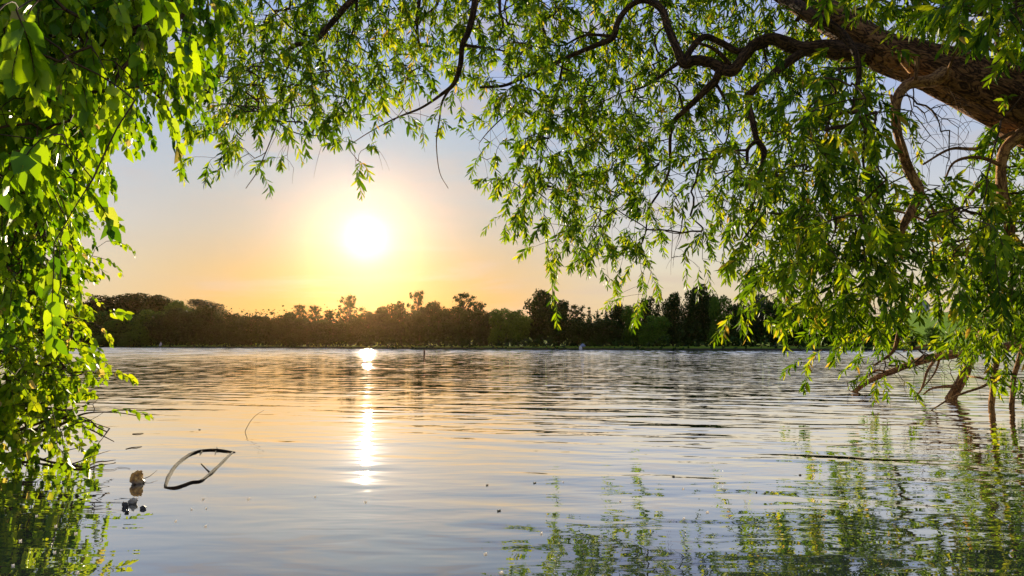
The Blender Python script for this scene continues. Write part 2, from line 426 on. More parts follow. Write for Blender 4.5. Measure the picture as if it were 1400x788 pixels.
def limb(name, rows, sides, mat, rough=0.0, seed=0.0, leafy=True, n=6, sub=None):
    """rows: (px, py, depth, radius)"""
    t = Tubes()
    for k, rr in enumerate([rows]+(sub or [])):
        a = crom(rr, n)
        pts = []
        for i, (px, py, d, r) in enumerate(a):
            q = P(px, py, d)
            w = nvec(q*2.3+Vector((seed, 0, 0)))*0.7*min(r, .05)*(1 if name != 'trunk' else 0.5)
            q = q+w; pts.append(q)
        rad = [max(0.004, x[3]) for x in a]
        t.add([tuple(loc(q)) for q in pts], rad, sides, rough*.7 if name == 'trunk' else rough*1.3, seed=seed+k)
        if leafy: skel.extend(pts)
        for q, x in zip(pts[::3], a[::3]):
            if x[3] > .024 and x[1] < 330: heavy.append((x[0], x[1], x[2], x[3]))
    return t.build(name, mat, willow)
base = WO-Vector((0, 0, 0.25))
# trunk: rises off the right bank, then leans in over the water
tr = [(1890, 560, 6.3, .62), (1840, 500, 6.3, .52), (1760, 400, 6.35, .47), (1650, 285, 6.4, .41), (1520, 205, 6.5, .35), (1400, 144, 6.6, .30), (1300, 101, 6.8, .25), (1210, 72, 7.0, .19), (1140, 28, 7.2, .16), (1060, -20, 7.4, .12), (960, -66, 7.8, .095), (850, -86, 8.1, .08), (700, -80, 8.3, .065), (560, -60, 8.3, .05), (450, -40, 8.2, .03)]
limb('trunk', tr, 26, M_bark, 0.22, 3.0, True, 8)
limb('limb', [(1190, 74, 7.0, .12), (1135, 68, 7.05, .095), (1095, 66, 7.1, .075), (1060, 56, 7.15, .066), (1035, 62, 7.2, .062), (1018, 80, 7.2, .06), (1003, 97, 7.2, .062), (985, 94, 7.25, .058), (968, 84, 7.3, .055), (950, 80, 7.3, .055), (935, 84, 7.35, .055), (922, 60, 7.4, .045), (912, 35, 7.45, .042), (903, 12, 7.5, .04), (880, 0, 7.6, .035), (858, 12, 7.7, .032), (846, 32, 7.7, .036), (838, 52, 7.7, .034), (815, 62, 7.8, .03), (785, 74, 7.9, .026), (750, 92, 7.9, .022), (715, 107, 8, .02), (690, 117, 8, .017), (655, 120, 8, .014)], 12, M_limb, .15, 11,
     sub=[[(1050, 62, 7.2, .04), (1010, 72, 7.4, .036), (985, 58, 7.45, .034), (965, 50, 7.45, .036), (948, 64, 7.4, .036), (936, 80, 7.35, .036)],
          [(998, 90, 7.2, .03), (985, 74, 7.15, .022), (970, 64, 7.1, .018), (950, 58, 7.1, .012)],
          [(840, 50, 7.7, .02), (800, 48, 7.9, .014), (770, 62, 8, .01), (745, 60, 8, .007)],
          [(770, 82, 7.9, .015), (765, 110, 8, .013), (755, 150, 8.1, .011), (742, 190, 8.2, .009), (738, 230, 8.2, .006)],
          [(715, 107, 8, .013), (705, 130, 8, .012), (705, 142, 8, .013), (690, 158, 8, .009), (668, 180, 8, .006), (655, 196, 8, .004)]])
limb('limb', [(985, 95, 7.25, .045), (978, 112, 7.3, .045), (970, 118, 7.3, .04), (952, 135, 7.4, .034), (935, 152, 7.6, .03), (920, 168, 7.8, .024), (916, 190, 8, .02), (915, 230, 8.3, .017), (904, 258, 8.6, .015), (888, 285, 8.8, .013), (882, 320, 8.9, .01), (870, 350, 9, .006)], 9, M_limb, .12, 21,
     sub=[[(978, 112, 7.3, .02), (990, 135, 7.3, .014), (998, 160, 7.3, .011), (990, 200, 7.4, .008), (970, 228, 7.5, .006)],
          [(935, 152, 7.6, .014), (925, 120, 7.7, .01), (900, 112, 7.9, .009), (870, 122, 8, .006)],
          [(928, 84, 7.4, .024), (915, 95, 7.5, .02), (893, 112, 7.6, .016), (875, 121, 7.7, .01), (860, 124, 7.8, .006)],
          [(900, 225, 8.5, .016), (870, 250, 8.8, .014), (845, 268, 9, .01), (830, 282, 9.1, .006)]])
limb('limb', [(1100, 64, 7.1, .05), (1060, 100, 7.0, .042), (1030, 125, 6.9, .038), (1024, 140, 6.9, .036), (1030, 165, 6.85, .032), (1035, 190, 6.8, .03), (1044, 205, 6.8, .028), (1042, 225, 6.75, .026), (1036, 245, 6.7, .02), (1040, 258, 6.7, .012)], 9, M_limb, .14, 31,
     sub=[[(1034, 192, 6.8, .02), (1022, 205, 6.8, .018), (1020, 228, 6.8, .014), (1000, 236, 6.8, .01), (985, 250, 6.8, .006)],
          [(1022, 205, 6.8, .013), (995, 208, 6.9, .01), (975, 225, 7, .007), (965, 240, 7, .005)]])
limb('limb', [(655, -75, 8.3, .045), (650, -20, 8.1, .042), (646, 15, 8, .04), (640, 45, 8, .036), (632, 62, 8, .034), (629, 90, 8, .032), (620, 115, 8, .028), (600, 132, 8, .018), (575, 148, 8, .014), (545, 160, 8, .01), (510, 178, 8, .006), (475, 200, 8, .004)], 9, M_limb, .1, 41,
     sub=[[(622, 112, 8, .018), (605, 138, 8, .013), (601, 165, 8, .01), (597, 195, 8, .007), (601, 235, 8, .005), (613, 258, 8, .003)],
          [(632, 62, 8, .02), (660, 66, 8, .014), (690, 70, 8, .008)]])
limb('limb', [(500, -60, 8.2, .045), (485, -10, 8, .04), (468, 12, 7.9, .036), (450, 35, 7.9, .034), (428, 57, 7.8, .03), (405, 62, 7.8, .026), (385, 76, 7.7, .02), (368, 98, 7.7, .016), (357, 120, 7.6, .014), (360, 140, 7.6, .011), (378, 165, 7.6, .009), (405, 182, 7.6, .007), (440, 186, 7.6, .004)], 9, M_limb, .1, 51,
     sub=[[(425, 58, 7.8, .018), (405, 75, 7.8, .013), (390, 98, 7.8, .011), (384, 130, 7.8, .009), (380, 165, 7.8, .006), (355, 228, 7.7, .006), (336, 258, 7.6, .003)],
          [(450, 35, 7.9, .014), (430, 50, 7.9, .012), (400, 40, 7.8, .01), (370, 10, 7.8, .006)],
          [(488, -10, 8, .02), (485, 30, 8, .014), (477, 62, 8, .01), (472, 90, 8, .006)]])
limb('limb', [(585, -65, 8.3, .03), (574, 0, 8.1, .024), (570, 40, 8.1, .02), (575, 70, 8.1, .015), (586, 88, 8.1, .008)], 7, M_limb, .1, 61,
     sub=[[(583, -55, 8.28, .025), (600, 0, 8, .018), (575, 25, 8, .014), (548, 40, 8, .01)]])
limb('limb', [(685, -78, 8.3, .03), (683, 5, 8.1, .022), (688, 32, 8.1, .015), (682, 46, 8.1, .006)], 7, M_limb, .1, 65)
limb('limb', [(1290, 104, 6.7, .09), (1268, 112, 6.5, .06), (1240, 118, 6.4, .05), (1226, 135, 6.3, .045), (1226, 165, 6.3, .04), (1234, 200, 6.3, .038), (1247, 235, 6.3, .046), (1258, 262, 6.3, .042), (1248, 285, 6.3, .04), (1237, 305, 6.3, .036), (1234, 322, 6.3, .016)], 10, M_stem, .14, 71,
     sub=[[(1250, 240, 6.3, .02), (1240, 210, 6.2, .018), (1228, 172, 6.2, .016), (1218, 130, 6.3, .014)],
          [(1258, 258, 6.3, .016), (1275, 285, 6.2, .012), (1280, 320, 6.2, .008)],
          [(1245, 98, 6.7, .026), (1232, 82, 6.4, .022), (1240, 72, 6.3, .02), (1253, 80, 6.3, .02), (1252, 110, 6.3, .016)],
          [(1290, 112, 6.6, .015), (1300, 85, 6.3, .012), (1318, 45, 6.2, .007)]])
limb('limb', [(1405, 172, 6.5, .07), (1375, 205, 6.5, .05), (1370, 260, 6.5, .045), (1382, 300, 6.5, .045), (1375, 350, 6.6, .045), (1362, 392, 6.8, .045), (1345, 375, 6.8, .04), (1335, 352, 6.8, .036), (1312, 348, 6.9, .03), (1295, 362, 6.9, .026), (1268, 388, 7, .022), (1240, 422, 7.2, .026), (1230, 450, 7.3, .026), (1222, 480, 7.4, .02), (1195, 500, 7.4, .01)], 10, M_stem, .14, 81,
     sub=[[(1372, 260, 6.5, .02), (1345, 252, 6.5, .018), (1325, 268, 6.5, .014), (1310, 290, 6.5, .008)],
          [(1375, 230, 6.5, .02), (1340, 215, 6.4, .017), (1305, 222, 6.4, .012), (1290, 250, 6.4, .007)],
          [(1385, 180, 6.5, .02), (1340, 202, 6.4, .016), (1300, 204, 6.3, .013), (1262, 225, 6.3, .009)],
          [(1312, 348, 6.9, .014), (1270, 305, 6.8, .012), (1215, 288, 6.7, .01), (1195, 305, 6.6, .007), (1192, 330, 6.6, .005)]])
# low limb that dips into the lake, upright stems standing in the water
limb('limb', [(1480, 440, 9.2, .085), (1400, 470, 9.3, .075), (1340, 480, 9.5, .066), (1300, 484, 9.6, .062), (1275, 488, 9.8, .06), (1250, 497, 10, .056), (1225, 506, 10.2, .05), (1205, 514, 10.4, .045), (1185, 524, 10.5, .04), (1171, 534, 10.5, .036), (1160, 545, 10.5, .03)], 10, M_stem, .16, 91,
     sub=[[(1292, 485, 9.6, .025), (1275, 472, 9.6, .018), (1255, 475, 9.6, .014), (1235, 481, 9.6, .008)],
          [(1280, 488, 9.7, .024), (1268, 508, 9.6, .018), (1258, 535, 9.5, .013), (1243, 548, 9.5, .006)],
          [(1285, 488, 9.7, .018), (1278, 510, 9.6, .012), (1262, 530, 9.4, .008)],
          [(1215, 510, 10.3, .02), (1195, 508, 10.2, .016), (1165, 535, 10.4, .008), (1158, 522, 10.4, .006)]])
limb('limb', [(1362, 392, 6.8, .05), (1352, 430, 7.8, .05), (1338, 465, 8.8, .052), (1326, 498, 9.1, .056), (1318, 514, 9.2, .062), (1308, 530, 9.2, .064), (1300, 546, 9.2, .07), (1296, 560, 9.2, .07)], 10, M_stem, .18, 101,
     sub=[[(1308, 528, 9.2, .025), (1290, 528, 9.0, .02), (1272, 532, 8.9, .013), (1262, 540, 8.9, .008)]])
limb('limb', [(1395, 330, 7.6, 0.0304), (1378, 410, 7.9, 0.0304), (1366, 470, 8, 0.0319), (1359, 510, 8, 0.0342), (1357, 535, 8, 0.0342), (1355, 575, 8, 0.0380)], 9, M_stem, .16, 111,
     sub=[[(1363, 514, 8, 0.0167), (1345, 528, 7.9, 0.0152), (1320, 537, 7.8, 0.0137), (1300, 545, 7.7, 0.0114), (1272, 562, 7.6, 0.0061)],
          [(1358, 520, 8, 0.0152), (1335, 516, 8.1, 0.0129), (1322, 514, 8.4, 0.0091)]])
limb('limb', [(1430, 380, 7.8, 0.0304), (1408, 450, 7.9, 0.0289), (1394, 490, 8, 0.0289), (1386, 515, 8, 0.0274), (1384, 540, 8, 0.0274), (1383, 575, 8, 0.0304)], 9, M_stem, .16, 121,
     sub=[[(1383, 530, 8, 0.0152), (1368, 520, 8, 0.0152), (1350, 515, 8, 0.0137)]])
limb('limb', [(1560, 300, 6.4, .09), (1500, 380, 7.4, .08), (1440, 450, 8.6, .07), (1400, 470, 9.2, .07)], 9, M_stem, .14, 131)
limb('limb', [(1050, -30, 7.4, .06), (1075, 0, 6.6, .05), (1110, 20, 6.2, .045), (1150, 45, 6.2, .035), (1175, 90, 6.0, .025), (1165, 150, 5.9, .015)], 9, M_limb, .14, 141)
limb('limb', [(1500, 190, 6.5, .1), (1440, 60, 5.2, .07), (1380, -20, 4.6, .05), (1300, -50, 4.6, .03)], 9, M_limb, .14, 151)

sites = []
KW = 2.75
for r, row in enumerate(WG):
    for c, den in enumerate(row):
        k = den*KW*(1.0 if den > 2 else 1.0)*(1.0 if WY0+50*r >= 0 else 0.7); k = int(k)+(1 if random.random() < k-int(k) else 0)
        for _ in range(k):
            px = WX0+50*c+random.random()*50; py = WY0+50*r+random.random()*50-28
            sg = 0.75 if den > 4 else 0.45
            if ((px-1282)/68)**2+((py+22-205)/92)**2 < 1 and random.random() < .9: continue
            if ((px-1262)/30)**2+((py+24-455)/34)**2 < 1: continue
            d = wdepth(px, py)+random.gauss(0, sg)
            if px > 1300 and py < 90 and random.random() < .35: d = random.uniform(3.6, 4.6)
            for (qx, qy, qd, qr) in heavy:
                if abs(px-qx) < 16+qr*55 and -42-qr*140 < py-qy < 8+qr*120 and d < qd+.25 and random.random() < (.87 if qr > .15 else .7):
                    d = qd+.3+qr+random.random()*.8
            s = P(px, py, d)
            if s.z < 0.32: s.z = 0.32+random.random()*.2
            sites.append(s)
# bare trailing shoots in the open gaps
bare_sites = []
for (x0, x1, y0, y1, n) in ((1235, 1340, 130, 300, 60), (430, 600, 150, 205, 10), (640, 700, 150, 215, 8), (900, 960, 230, 360, 16), (1240, 1330, 480, 520, 26), (1180, 1250, 490, 520, 10), (300, 420, 170, 235, 8), (1150, 1240, 300, 420, 26)):
    for _ in range(n):
        px, py = random.uniform(x0, x1), random.uniform(y0, y1); s = P(px, py, wdepth(px, py)+random.gauss(0, .3)); bare_sites.append(s)
allsites = sites+bare_sites
bset = set(tuple(round(v, 4) for v in s) for s in bare_sites)
ch = grow(skel, allsites)
tw = Tubes(); ends = []; bare = []
for pts, rad, e, d in ch:
    tw.add([tuple(loc(Vector(p))) for p in pts], rad, 4 if rad[0] > .006 else 3, cap=False)
    ends.append((loc(e), d, 1.0)); bare.append(tuple(round(v, 4) for v in e) in bset)
for b_, (p0, d0, _) in zip(bare, ends): pass
arr = leaf_twigs(ends, tw, 0.30, 21, 0.12, 0.029, 0.55, 0.85, 0.05, bare, 0.5)
tw.build('twigs', M_twig, willow)
leaves_mesh('crown', *arr, M_willow, willow)
print('willow twigs', len(ch), 'leaves', len(arr[0]))

# ------------------------------------------------------------------ left bank: broadleaf tree and waterside bush
def left_plant(name, label, cat, origin, grid, x0, y0, dfun, K, limbs, barkm, leafm, twL, nleaf, lL, lW, droop, hang, step=.11, sg=.35, minz=.02, yoff=30, shape='ovate', sizes=None):
    root = empty(name, origin); tag(root, label, cat); O = Vector(origin)
    sk = []
    for nm, rows, sides in limbs:
        a = crom(rows, 6); pts = [P(*q[:3]) if q[2] > 0 else None for q in a]
        t = Tubes(); t.add([tuple(p-O) for p in pts], [max(.003, q[3]) for q in a], sides, .15, seed=len(sk)*.1)
        t.build(nm, barkm, root); sk += pts
    st_ = []
    for r, row in enumerate(grid):
        for c, den in enumerate(row):
            k = den*K; k = int(k)+(1 if random.random() < k-int(k) else 0)
            for _ in range(k):
                px = x0+50*c+random.random()*50; py = y0+50*r+random.random()*50-yoff
                s = P(px, py, dfun(px, py)+random.gauss(0, sg))
                if s.z < minz+.05: s.z = minz+.05+random.random()*.15
                st_.append(s)
    c_ = grow(sk, st_, step, .6, .02, .0017)
    t = Tubes(); en = []
    for pts, rad, e, d in c_:
        t.add([tuple(Vector(p)-O) for p in pts], rad, 4, cap=False); en.append((e-O, d, random.uniform(.75, 1.2)))
    a = leaf_twigs(en, t, twL, nleaf, lL, lW, droop, .7, .1, None, hang)
    t.build('twigs', M_twig, root)
    leaves_mesh('crown', *a, leafm, root, curl=.12, fold=.16, shape=shape)
    print(name, len(c_), len(a[0]))
    return root
LG = [
 [5,5,5,5,5,5,5,5,4,1],
 [6,6,6,7,7,7,7,7,6,2],
 #-150 -100 -50 0 50 100 150 200 250
 [7,7,8,9,9,9,9,9,5,0],
 [7,7,8,9,9,9,9,6,2,0],
 [7,7,8,9,9,9,8,3.5,.4,0],
 [6,7,8,9,9,6,4,3,0,0],
 [6,7,8,9,8.5,1.5,0,0,0,0],
 [5,6,8,9,6.5,.2,0,0,0,0],
 [4,5,8,9,5,0,0,0,0,0],
 [3,4,6,6,3,0,0,0,0,0],
 [2,3,4,4,1.5,0,0,0,0,0],
]
def ld(px, py):
    if px < 190 and py < 230 and random.random() < .12: return random.uniform(2.7, 3.1)
    return 3.5+0.0012*(py-100)+(0.25 if px > 150 else 0)
left_plant('broadleaf_tree', 'bright green broadleaf tree with heart-shaped hanging leaves filling the upper left corner', 'tree', (-4.6, 4.0, float(ground_h(-4.6, 4.0))-.1), LG, -150, -100, ld, 2.3,
 [('trunk', [(-330, 560, 4.0, .14), (-310, 400, 4.0, .12), (-270, 200, 4.0, .11), (-230, 20, 3.9, .09), (-190, -120, 3.9, .07), (-120, -220, 3.8, .04)], 12),
  ('limb', [(-250, 120, 3.95, .05), (-160, 40, 3.8, .035), (-40, 20, 3.7, .026), (70, 60, 3.6, .018), (150, 80, 3.6, .013), (215, 130, 3.6, .008), (238, 165, 3.6, .004)], 8),
  ('limb', [(-215, -40, 3.9, .05), (-80, -90, 3.7, .035), (60, -60, 3.6, .025), (170, -20, 3.6, .016), (255, 10, 3.6, .008)], 8),
  ('limb', [(-260, 200, 4.0, .04), (-150, 190, 3.8, .026), (-60, 220, 3.7, .02), (20, 260, 3.7, .014), (60, 330, 3.8, .008)], 8),
  ('limb', [(-280, 300, 4.0, .04), (-180, 330, 3.9, .025), (-60, 370, 3.9, .016), (20, 420, 3.9, .008)], 8)],
 M_bark, M_broad, .27, 14, .078, .046, .9, .9, sg=.45, yoff=44)
LB = [
 #-150 -100 -50 0 50 100
 [3,4,6,6,5,.1],
 [5,6,8,7,4,.3],
 [6,7,8,8,6,0],
 [6,7,8,8,7,.8],
 [6,7,8,8,7,1.4],
 [6,7,8,8,6,.8],
 [5,6,6,5,2.5,.3],
]
def bd(px, py): return 4.45-0.0012*(py-400)
left_plant('waterside_bush', 'yellow-green bush trailing its small leaves and bare twigs into the water at left', 'bush', (-4.35, 4.3, float(ground_h(-4.35, 4.3))-.05), LB, -150, 300, bd, 4.6,
 [('stem', [(-210, 640, 4.4, .05), (-190, 540, 4.4, .045), (-130, 440, 4.4, .03), (-50, 360, 4.4, .02), (30, 310, 4.4, .012)], 8),
  ('stem', [(-205, 620, 4.4, .04), (-120, 560, 4.4, .03), (-40, 500, 4.4, .022), (40, 460, 4.4, .014), (85, 440, 4.4, .006)], 8),
  ('stem', [(-200, 640, 4.4, .04), (-110, 610, 4.4, .026), (-20, 570, 4.4, .02), (50, 545, 4.4, .013), (110, 540, 4.4, .006)], 8),
  ('stem', [(-150, 610, 4.4, .02), (-40, 600, 4.3, .016), (40, 592, 4.3, .012), (80, 582, 4.3, .009), (115, 566, 4.35, .006), (155, 564, 4.4, .004), (190, 569, 4.4, .0025)], 6),
  ('stem', [(20, 590, 4.3, .012), (80, 572, 4.3, .009), (118, 585, 4.3, .006), (156, 604, 4.3, .0025)], 6),
  ('stem', [(30, 596, 4.25, .01), (90, 570, 4.3, .007), (125, 578, 4.3, .004), (150, 586, 4.3, .002)], 6)],
 M_twig, M_bush, .22, 12, .062, .040, .5, .45, sg=.32, minz=.03)

# ------------------------------------------------------------------ dead wood and stones in the water
def stick(name, label, cat, paths, mat, sides=7, rough=.18, seed=0):
    """paths: lists of (px, py, z, radius) given where they meet the bearing at height z"""
    o0 = P0(paths[0][0][0], paths[0][0][1], 0); root = None
    t = Tubes()
    for k, rows in enumerate(paths):
        a = crom([(*P0(px, py, z), r) for px, py, z, r in rows], 6)
        t.add([tuple(Vector(q[:3])-o0) for q in a], [max(.0012, q[3]) for q in a], sides, rough, seed=seed+k)
    o = t.build(name, mat); o.location = o0; tag(o, label, cat); return o
M_loop = bark_mat('wet_branch_bark', (0.008, 0.005, 0.003), (0.022, 0.012, 0.005), (0.05, 0.026, 0.010), 40, 0.6)
stick('curved_branch', 'brown curved branch closing into a leaf-shaped loop on the calm water', 'branch', [
  [(226, 668, -.004, 0.0086), (229, 655, .003, 0.0098), (237, 641, .003, 0.0098), (250, 628, .003, 0.0098), (268, 618, .003, 0.0094), (288, 615.5, .003, 0.0086), (305, 616.5, .003, .0095), (321, 618.5, .002, .005)],
  [(318, 618.5, .002, .005), (308, 628, .002, .008), (296, 640, .002, .0095), (285, 650, .002, 0.0078), (274, 658, .002, 0.0078), (262, 659.5, .002, 0.0078), (250, 664, .002, 0.0086), (238, 667.5, .002, 0.0094), (226, 668, -.004, 0.0101)],
  [(286, 645, .003, .004), (279, 638, .003, .003), (275, 634, .002, .002)],
  [(300, 616, .004, .005), (297, 613.5, .014, .003), (296, 611.5, .02, .0015)],
  [(276, 617, .006, .004), (273, 621, .004, .002)], [(295, 617, .004, .004), (294, 621, .003, .002)]], M_loop, 8, .35)
stick('fallen_branch', 'dark fallen branch lying along the water below the left bush', 'branch', [
  [(-60, 612, .05, 0.0143), (0, 620, .03, 0.0117), (40, 624, .02, 0.0091), (70, 632, .012, 0.0078), (100, 637, .01, 0.0078), (118, 638, .008, 0.0065), (132, 632, .012, 0.0046), (145, 631, .01, 0.0033), (158, 629, .008, 0.0020)],
  [(95, 636, .012, 0.0052), (112, 630, .03, 0.0039), (132, 622, .04, 0.0026), (151, 616, .04, 0.0013)],
  [(60, 628, .02, 0.0046), (85, 618, .05, 0.0033), (110, 612, .06, 0.0020)],
  [(118, 638, .006, 0.0033), (140, 642, .004, 0.0020), (155, 642, .004, 0.0013), (163, 639, .004, 0.0013), (178, 640.5, .003, 0.0007)],
  [(30, 622, .03, 0.0052), (55, 605, .10, 0.0033), (80, 596, .14, 0.0020), (120, 600, .12, 0.0013)]], M_twig, seed=5)
stick('bent_reed', 'thin bent reed poking out of the water above the looped branch', 'reed', [[(335, 591, -.02, .0028), (336, 588, .018, .0026), (342, 577, .085, .0022), (350, 568, .14, .0018), (361, 561, .185, .001)]], M_dead, 5, 0)
for i, (rows, lb) in enumerate([
   ([(181, 593.5, .002, .003), (189, 593, .004, .0032), (196, 592.5, .002, .002)], 'short dark twig floating just below the bush tips at left'),
   ([(172, 614, .002, .002), (180, 612, .003, .003), (186, 611.5, .004, .003), (194, 610.5, .002, .0015)], 'thin floating twig between the bush and the upright stone'),
   ([(196, 655, .01, .0022), (205, 651, .02, .0018), (215, 643, .03, .001)], 'slender bare sprig beside the upright brown stone')]):
    o = stick('floating_twig', lb, 'twig', [rows], M_dead, 5, 0, i); o['group'] = 'loose twigs on the water'

def stone(name, label, px, py, w, h, dep, colset, lean=0.0, seed=0, crescent=0.0, parent=None):
    import bmesh
    bm = bmesh.new(); bmesh.ops.create_icosphere(bm, subdivisions=5, radius=1)
    for v in bm.verts:
        c = v.co.copy()
        n1 = mnoise.fractal(c*1.1+Vector((seed*7.1, 0, 0)), 1.0, 2.0, 3)
        n2 = mnoise.fractal(c*4+Vector((seed*3.3, 5, 0)), 1.0, 2.0, 4)
        cell = mnoise.voronoi(c*1.6+Vector((seed, seed*2, 0)))[0][0]
        r = 1+.25*n1+.09*n2-.34*cell
        c = c*r; x, y, z = c.x*w/2, c.y*dep/2, c.z*h*.62
        tt = (z/h+.5)
        x += lean*z+crescent*w*(1-(2*tt-1)**2)*-1+crescent*w*.3
        taper = 1-.35*max(0, z/h)
        v.co = Vector((x*taper if not crescent else x, y*taper, z+h*.32))
    me = bpy.data.meshes.new(name); bm.to_mesh(me); bm.free()
    me.polygons.foreach_set('use_smooth', np.ones(len(me.polygons), dtype=bool))
    m, g, o_ = material(name+'_surface')
    tc = g.n('ShaderNodeTexCoord').outputs['Object']
    n1 = g.n('ShaderNodeTexNoise', Vector=tc, Scale=28.0, Detail=6.0, Roughness=.6); n2 = g.n('ShaderNodeTexNoise', Vector=tc, Scale=120.0, Detail=6.0, Roughness=.7)
    col = g.ramp(n1.outputs['Fac'], [(.32, colset[0]), (.5, colset[1]), (.66, colset[2])])
    col = g.mix(col, colset[0], g.maprange(n2.outputs['Fac'], .5, .75, 0, .8))
    sp = g.n('ShaderNodeSeparateXYZ', Vector=tc)
    wet = g.maprange(g.math('ADD', sp.outputs['Z'], g.math('MULTIPLY', n1.outputs['Fac'], .03)), .022, .05, 1, 0)
    col = g.mix(col, (0.03, 0.025, 0.02), g.math('MULTIPLY', wet, .85))
    bp = g.n('ShaderNodeBump', Strength=.8, Distance=.006, Height=g.math('ADD', n1.outputs['Fac'], g.math('MULTIPLY', n2.outputs['Fac'], .5)))
    pr = g.n('ShaderNodeBsdfPrincipled', Base__Color=col, Roughness=g.maprange(wet, 0, 1, .85, .3), Normal=bp.outputs[0])
    g.t.links.new(pr.outputs[0], o_.inputs[0]); me.materials.append(m)
    ob = bpy.data.objects.new(name, me); COL.objects.link(ob); ob.location = P0(px, py, 0)
    tag(ob, label, 'stone', 'stones breaking the surface near the loop'); return ob
stone('stone', 'upright orange-brown stone with a curved back, standing beside the looped branch', 190, 661, .072, .082, .10, [(.14, .08, .03), (.60, .30, .06), (.80, .55, .20)], -.25, 1, .22)
stone('stone', 'small pale sandy stone at the top of the low cluster', 182, 689, .05, .034, .04, [(.25, .20, .13), (.62, .52, .36), (.85, .75, .55)], .2, 2)
stone('stone', 'black wet stone at the left end of the low cluster', 171, 693, .034, .026, .035, [(.02, .014, .01), (.035, .024, .015), (.05, .035, .02)], 0, 3)
stone('stone', 'tiny dark stone nearest the camera below the black wet one', 173.5, 701, .022, .014, .03, [(.02, .014, .01), (.04, .026, .014), (.06, .04, .02)], 0, 4)
stone('stone', 'lone small black stone just right of the low cluster', 195.5, 696, .03, .018, .026, [(.015, .011, .01), (.03, .022, .015), (.045, .03, .02)], 0, 5)

# floating petals and leaf scraps
M_petal, _g, _o = material('petal')
_d = _g.n('ShaderNodeBsdfDiffuse', Color=(.88, .82, .70, 1)); _t = _g.n('ShaderNodeBsdfTranslucent', Color=(.95, .88, .74, 1))
_g.t.links.new(_g.n('ShaderNodeMixShader', i0=.5, i1=_d.outputs[0], i2=_t.outputs[0]).outputs[0], _o.inputs[0])
M_scrap = plain_mat('leaf_scrap', (.10, .08, .03), .7, .4, 60)
specks = [(731, 661, 1), (682, 699, 1), (273, 588, 1), (921, 652, 1), (1034, 674, 1), (848, 686, 0), (935, 710, 0), (967, 701, 0), (934, 669, 0), (278, 683, 0), (282, 696, 0), (262, 697, 0), (240, 713, 0), (281, 720, 0), (340, 683, 0), (500, 687, 0), (431, 680, 0), (508, 553, 0), (1046, 675, 1), (666, 664, 1), (685, 784, 0), (664, 758, 0), (1094, 650, 1), (770, 660, 0), (50, 706, 0), (76, 720, 0), (28, 740, 0), (104, 730, 0), (75, 756, 0), (18, 774, 0), (106, 784, 0), (740, 730, 0)]
for i, (px, py, k) in enumerate(specks):
    r = .0046*(1.3 if k else 1)*random.uniform(.8, 1.3); t = []
    for q in range(9):
        a = 2*math.pi*q/9; rr = r*(1+.35*math.sin(a*2+i)+.15*math.sin(3*a+i*2)); t.append((rr*math.cos(a), rr*.75*math.sin(a), .005+.002*math.sin(a*2)))
    V = t+[(0, 0, .003)]+[(x*.9, y*.9, -.001) for x, y, z in t]
    f = []; lt = []
    for q in range(9):
        q2 = (q+1) % 9; f += [q, q2, 9]; lt.append(3); f += [q2, q, 10+q, 10+q2]; lt.append(4)
    o = mesh_np('leaf_scrap' if k else 'petal', V, f, lt, M_scrap if k else M_petal, smooth=False); o.location = P0(px, py, 0)
    tag(o, 'dark scrap of leaf floating on the calm water' if k else 'tiny pale petal floating on the calm water', 'leaf' if k else 'petal', 'dark leaf scraps on the water' if k else 'pale petals on the water')

# post far out in the lake
t = Tubes(); pp = P0(580, 490.5, 0)
t.add([(0, 0, -.9), (0, 0, 0.1), (.004, 0, .3), (.01, 0, .44), (.012, 0, .48)], [.05, .05, .048, .046, .03], 10, .06)
o = t.build('mooring_post', M_dead); o.location = pp; tag(o, 'short dark wooden post standing in the water far out below the sun', 'post')

# ------------------------------------------------------------------ far shore trees
def clump_crown(lobes, n, size, seed, shell=.55, jit=.16):
    r = np.random.default_rng(seed)
    vol = np.array([l[3]*l[4]*l[5] for l in lobes])**.66; pr = vol/vol.sum()
    k = r.choice(len(lobes), n, p=pr); L = np.array(lobes)[k]
    v = r.normal(size=(n, 3)); v /= np.linalg.norm(v, axis=1)[:, None]
    rad = (shell+(1.05-shell)*r.random(n)**.6)*(1+jit*r.normal(size=n))
    c = L[:, :3]+v*L[:, 3:6]*rad[:, None]
    nrm = v+r.normal(size=(n, 3))*.7; nrm /= np.linalg.norm(nrm, axis=1)[:, None]
    a = np.cross(nrm, r.normal(size=(n, 3))); a /= np.linalg.norm(a, axis=1)[:, None]; b = np.cross(nrm, a)
    s = size*(.5+r.random(n))[:, None]
    # ragged five-sided clump
    out = []
    for q in range(5):
        an = 2*math.pi*q/5; rr = s*(.55+.7*r.random((n, 1))); out.append(c+(a*math.cos(an)+b*math.sin(an))*rr)
    V = np.stack(out, 1).reshape(-1, 3)
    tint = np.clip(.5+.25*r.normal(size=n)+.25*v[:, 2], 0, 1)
    return V, np.arange(n*5), np.full(n, 5), np.repeat(tint, 5)
protos = {}
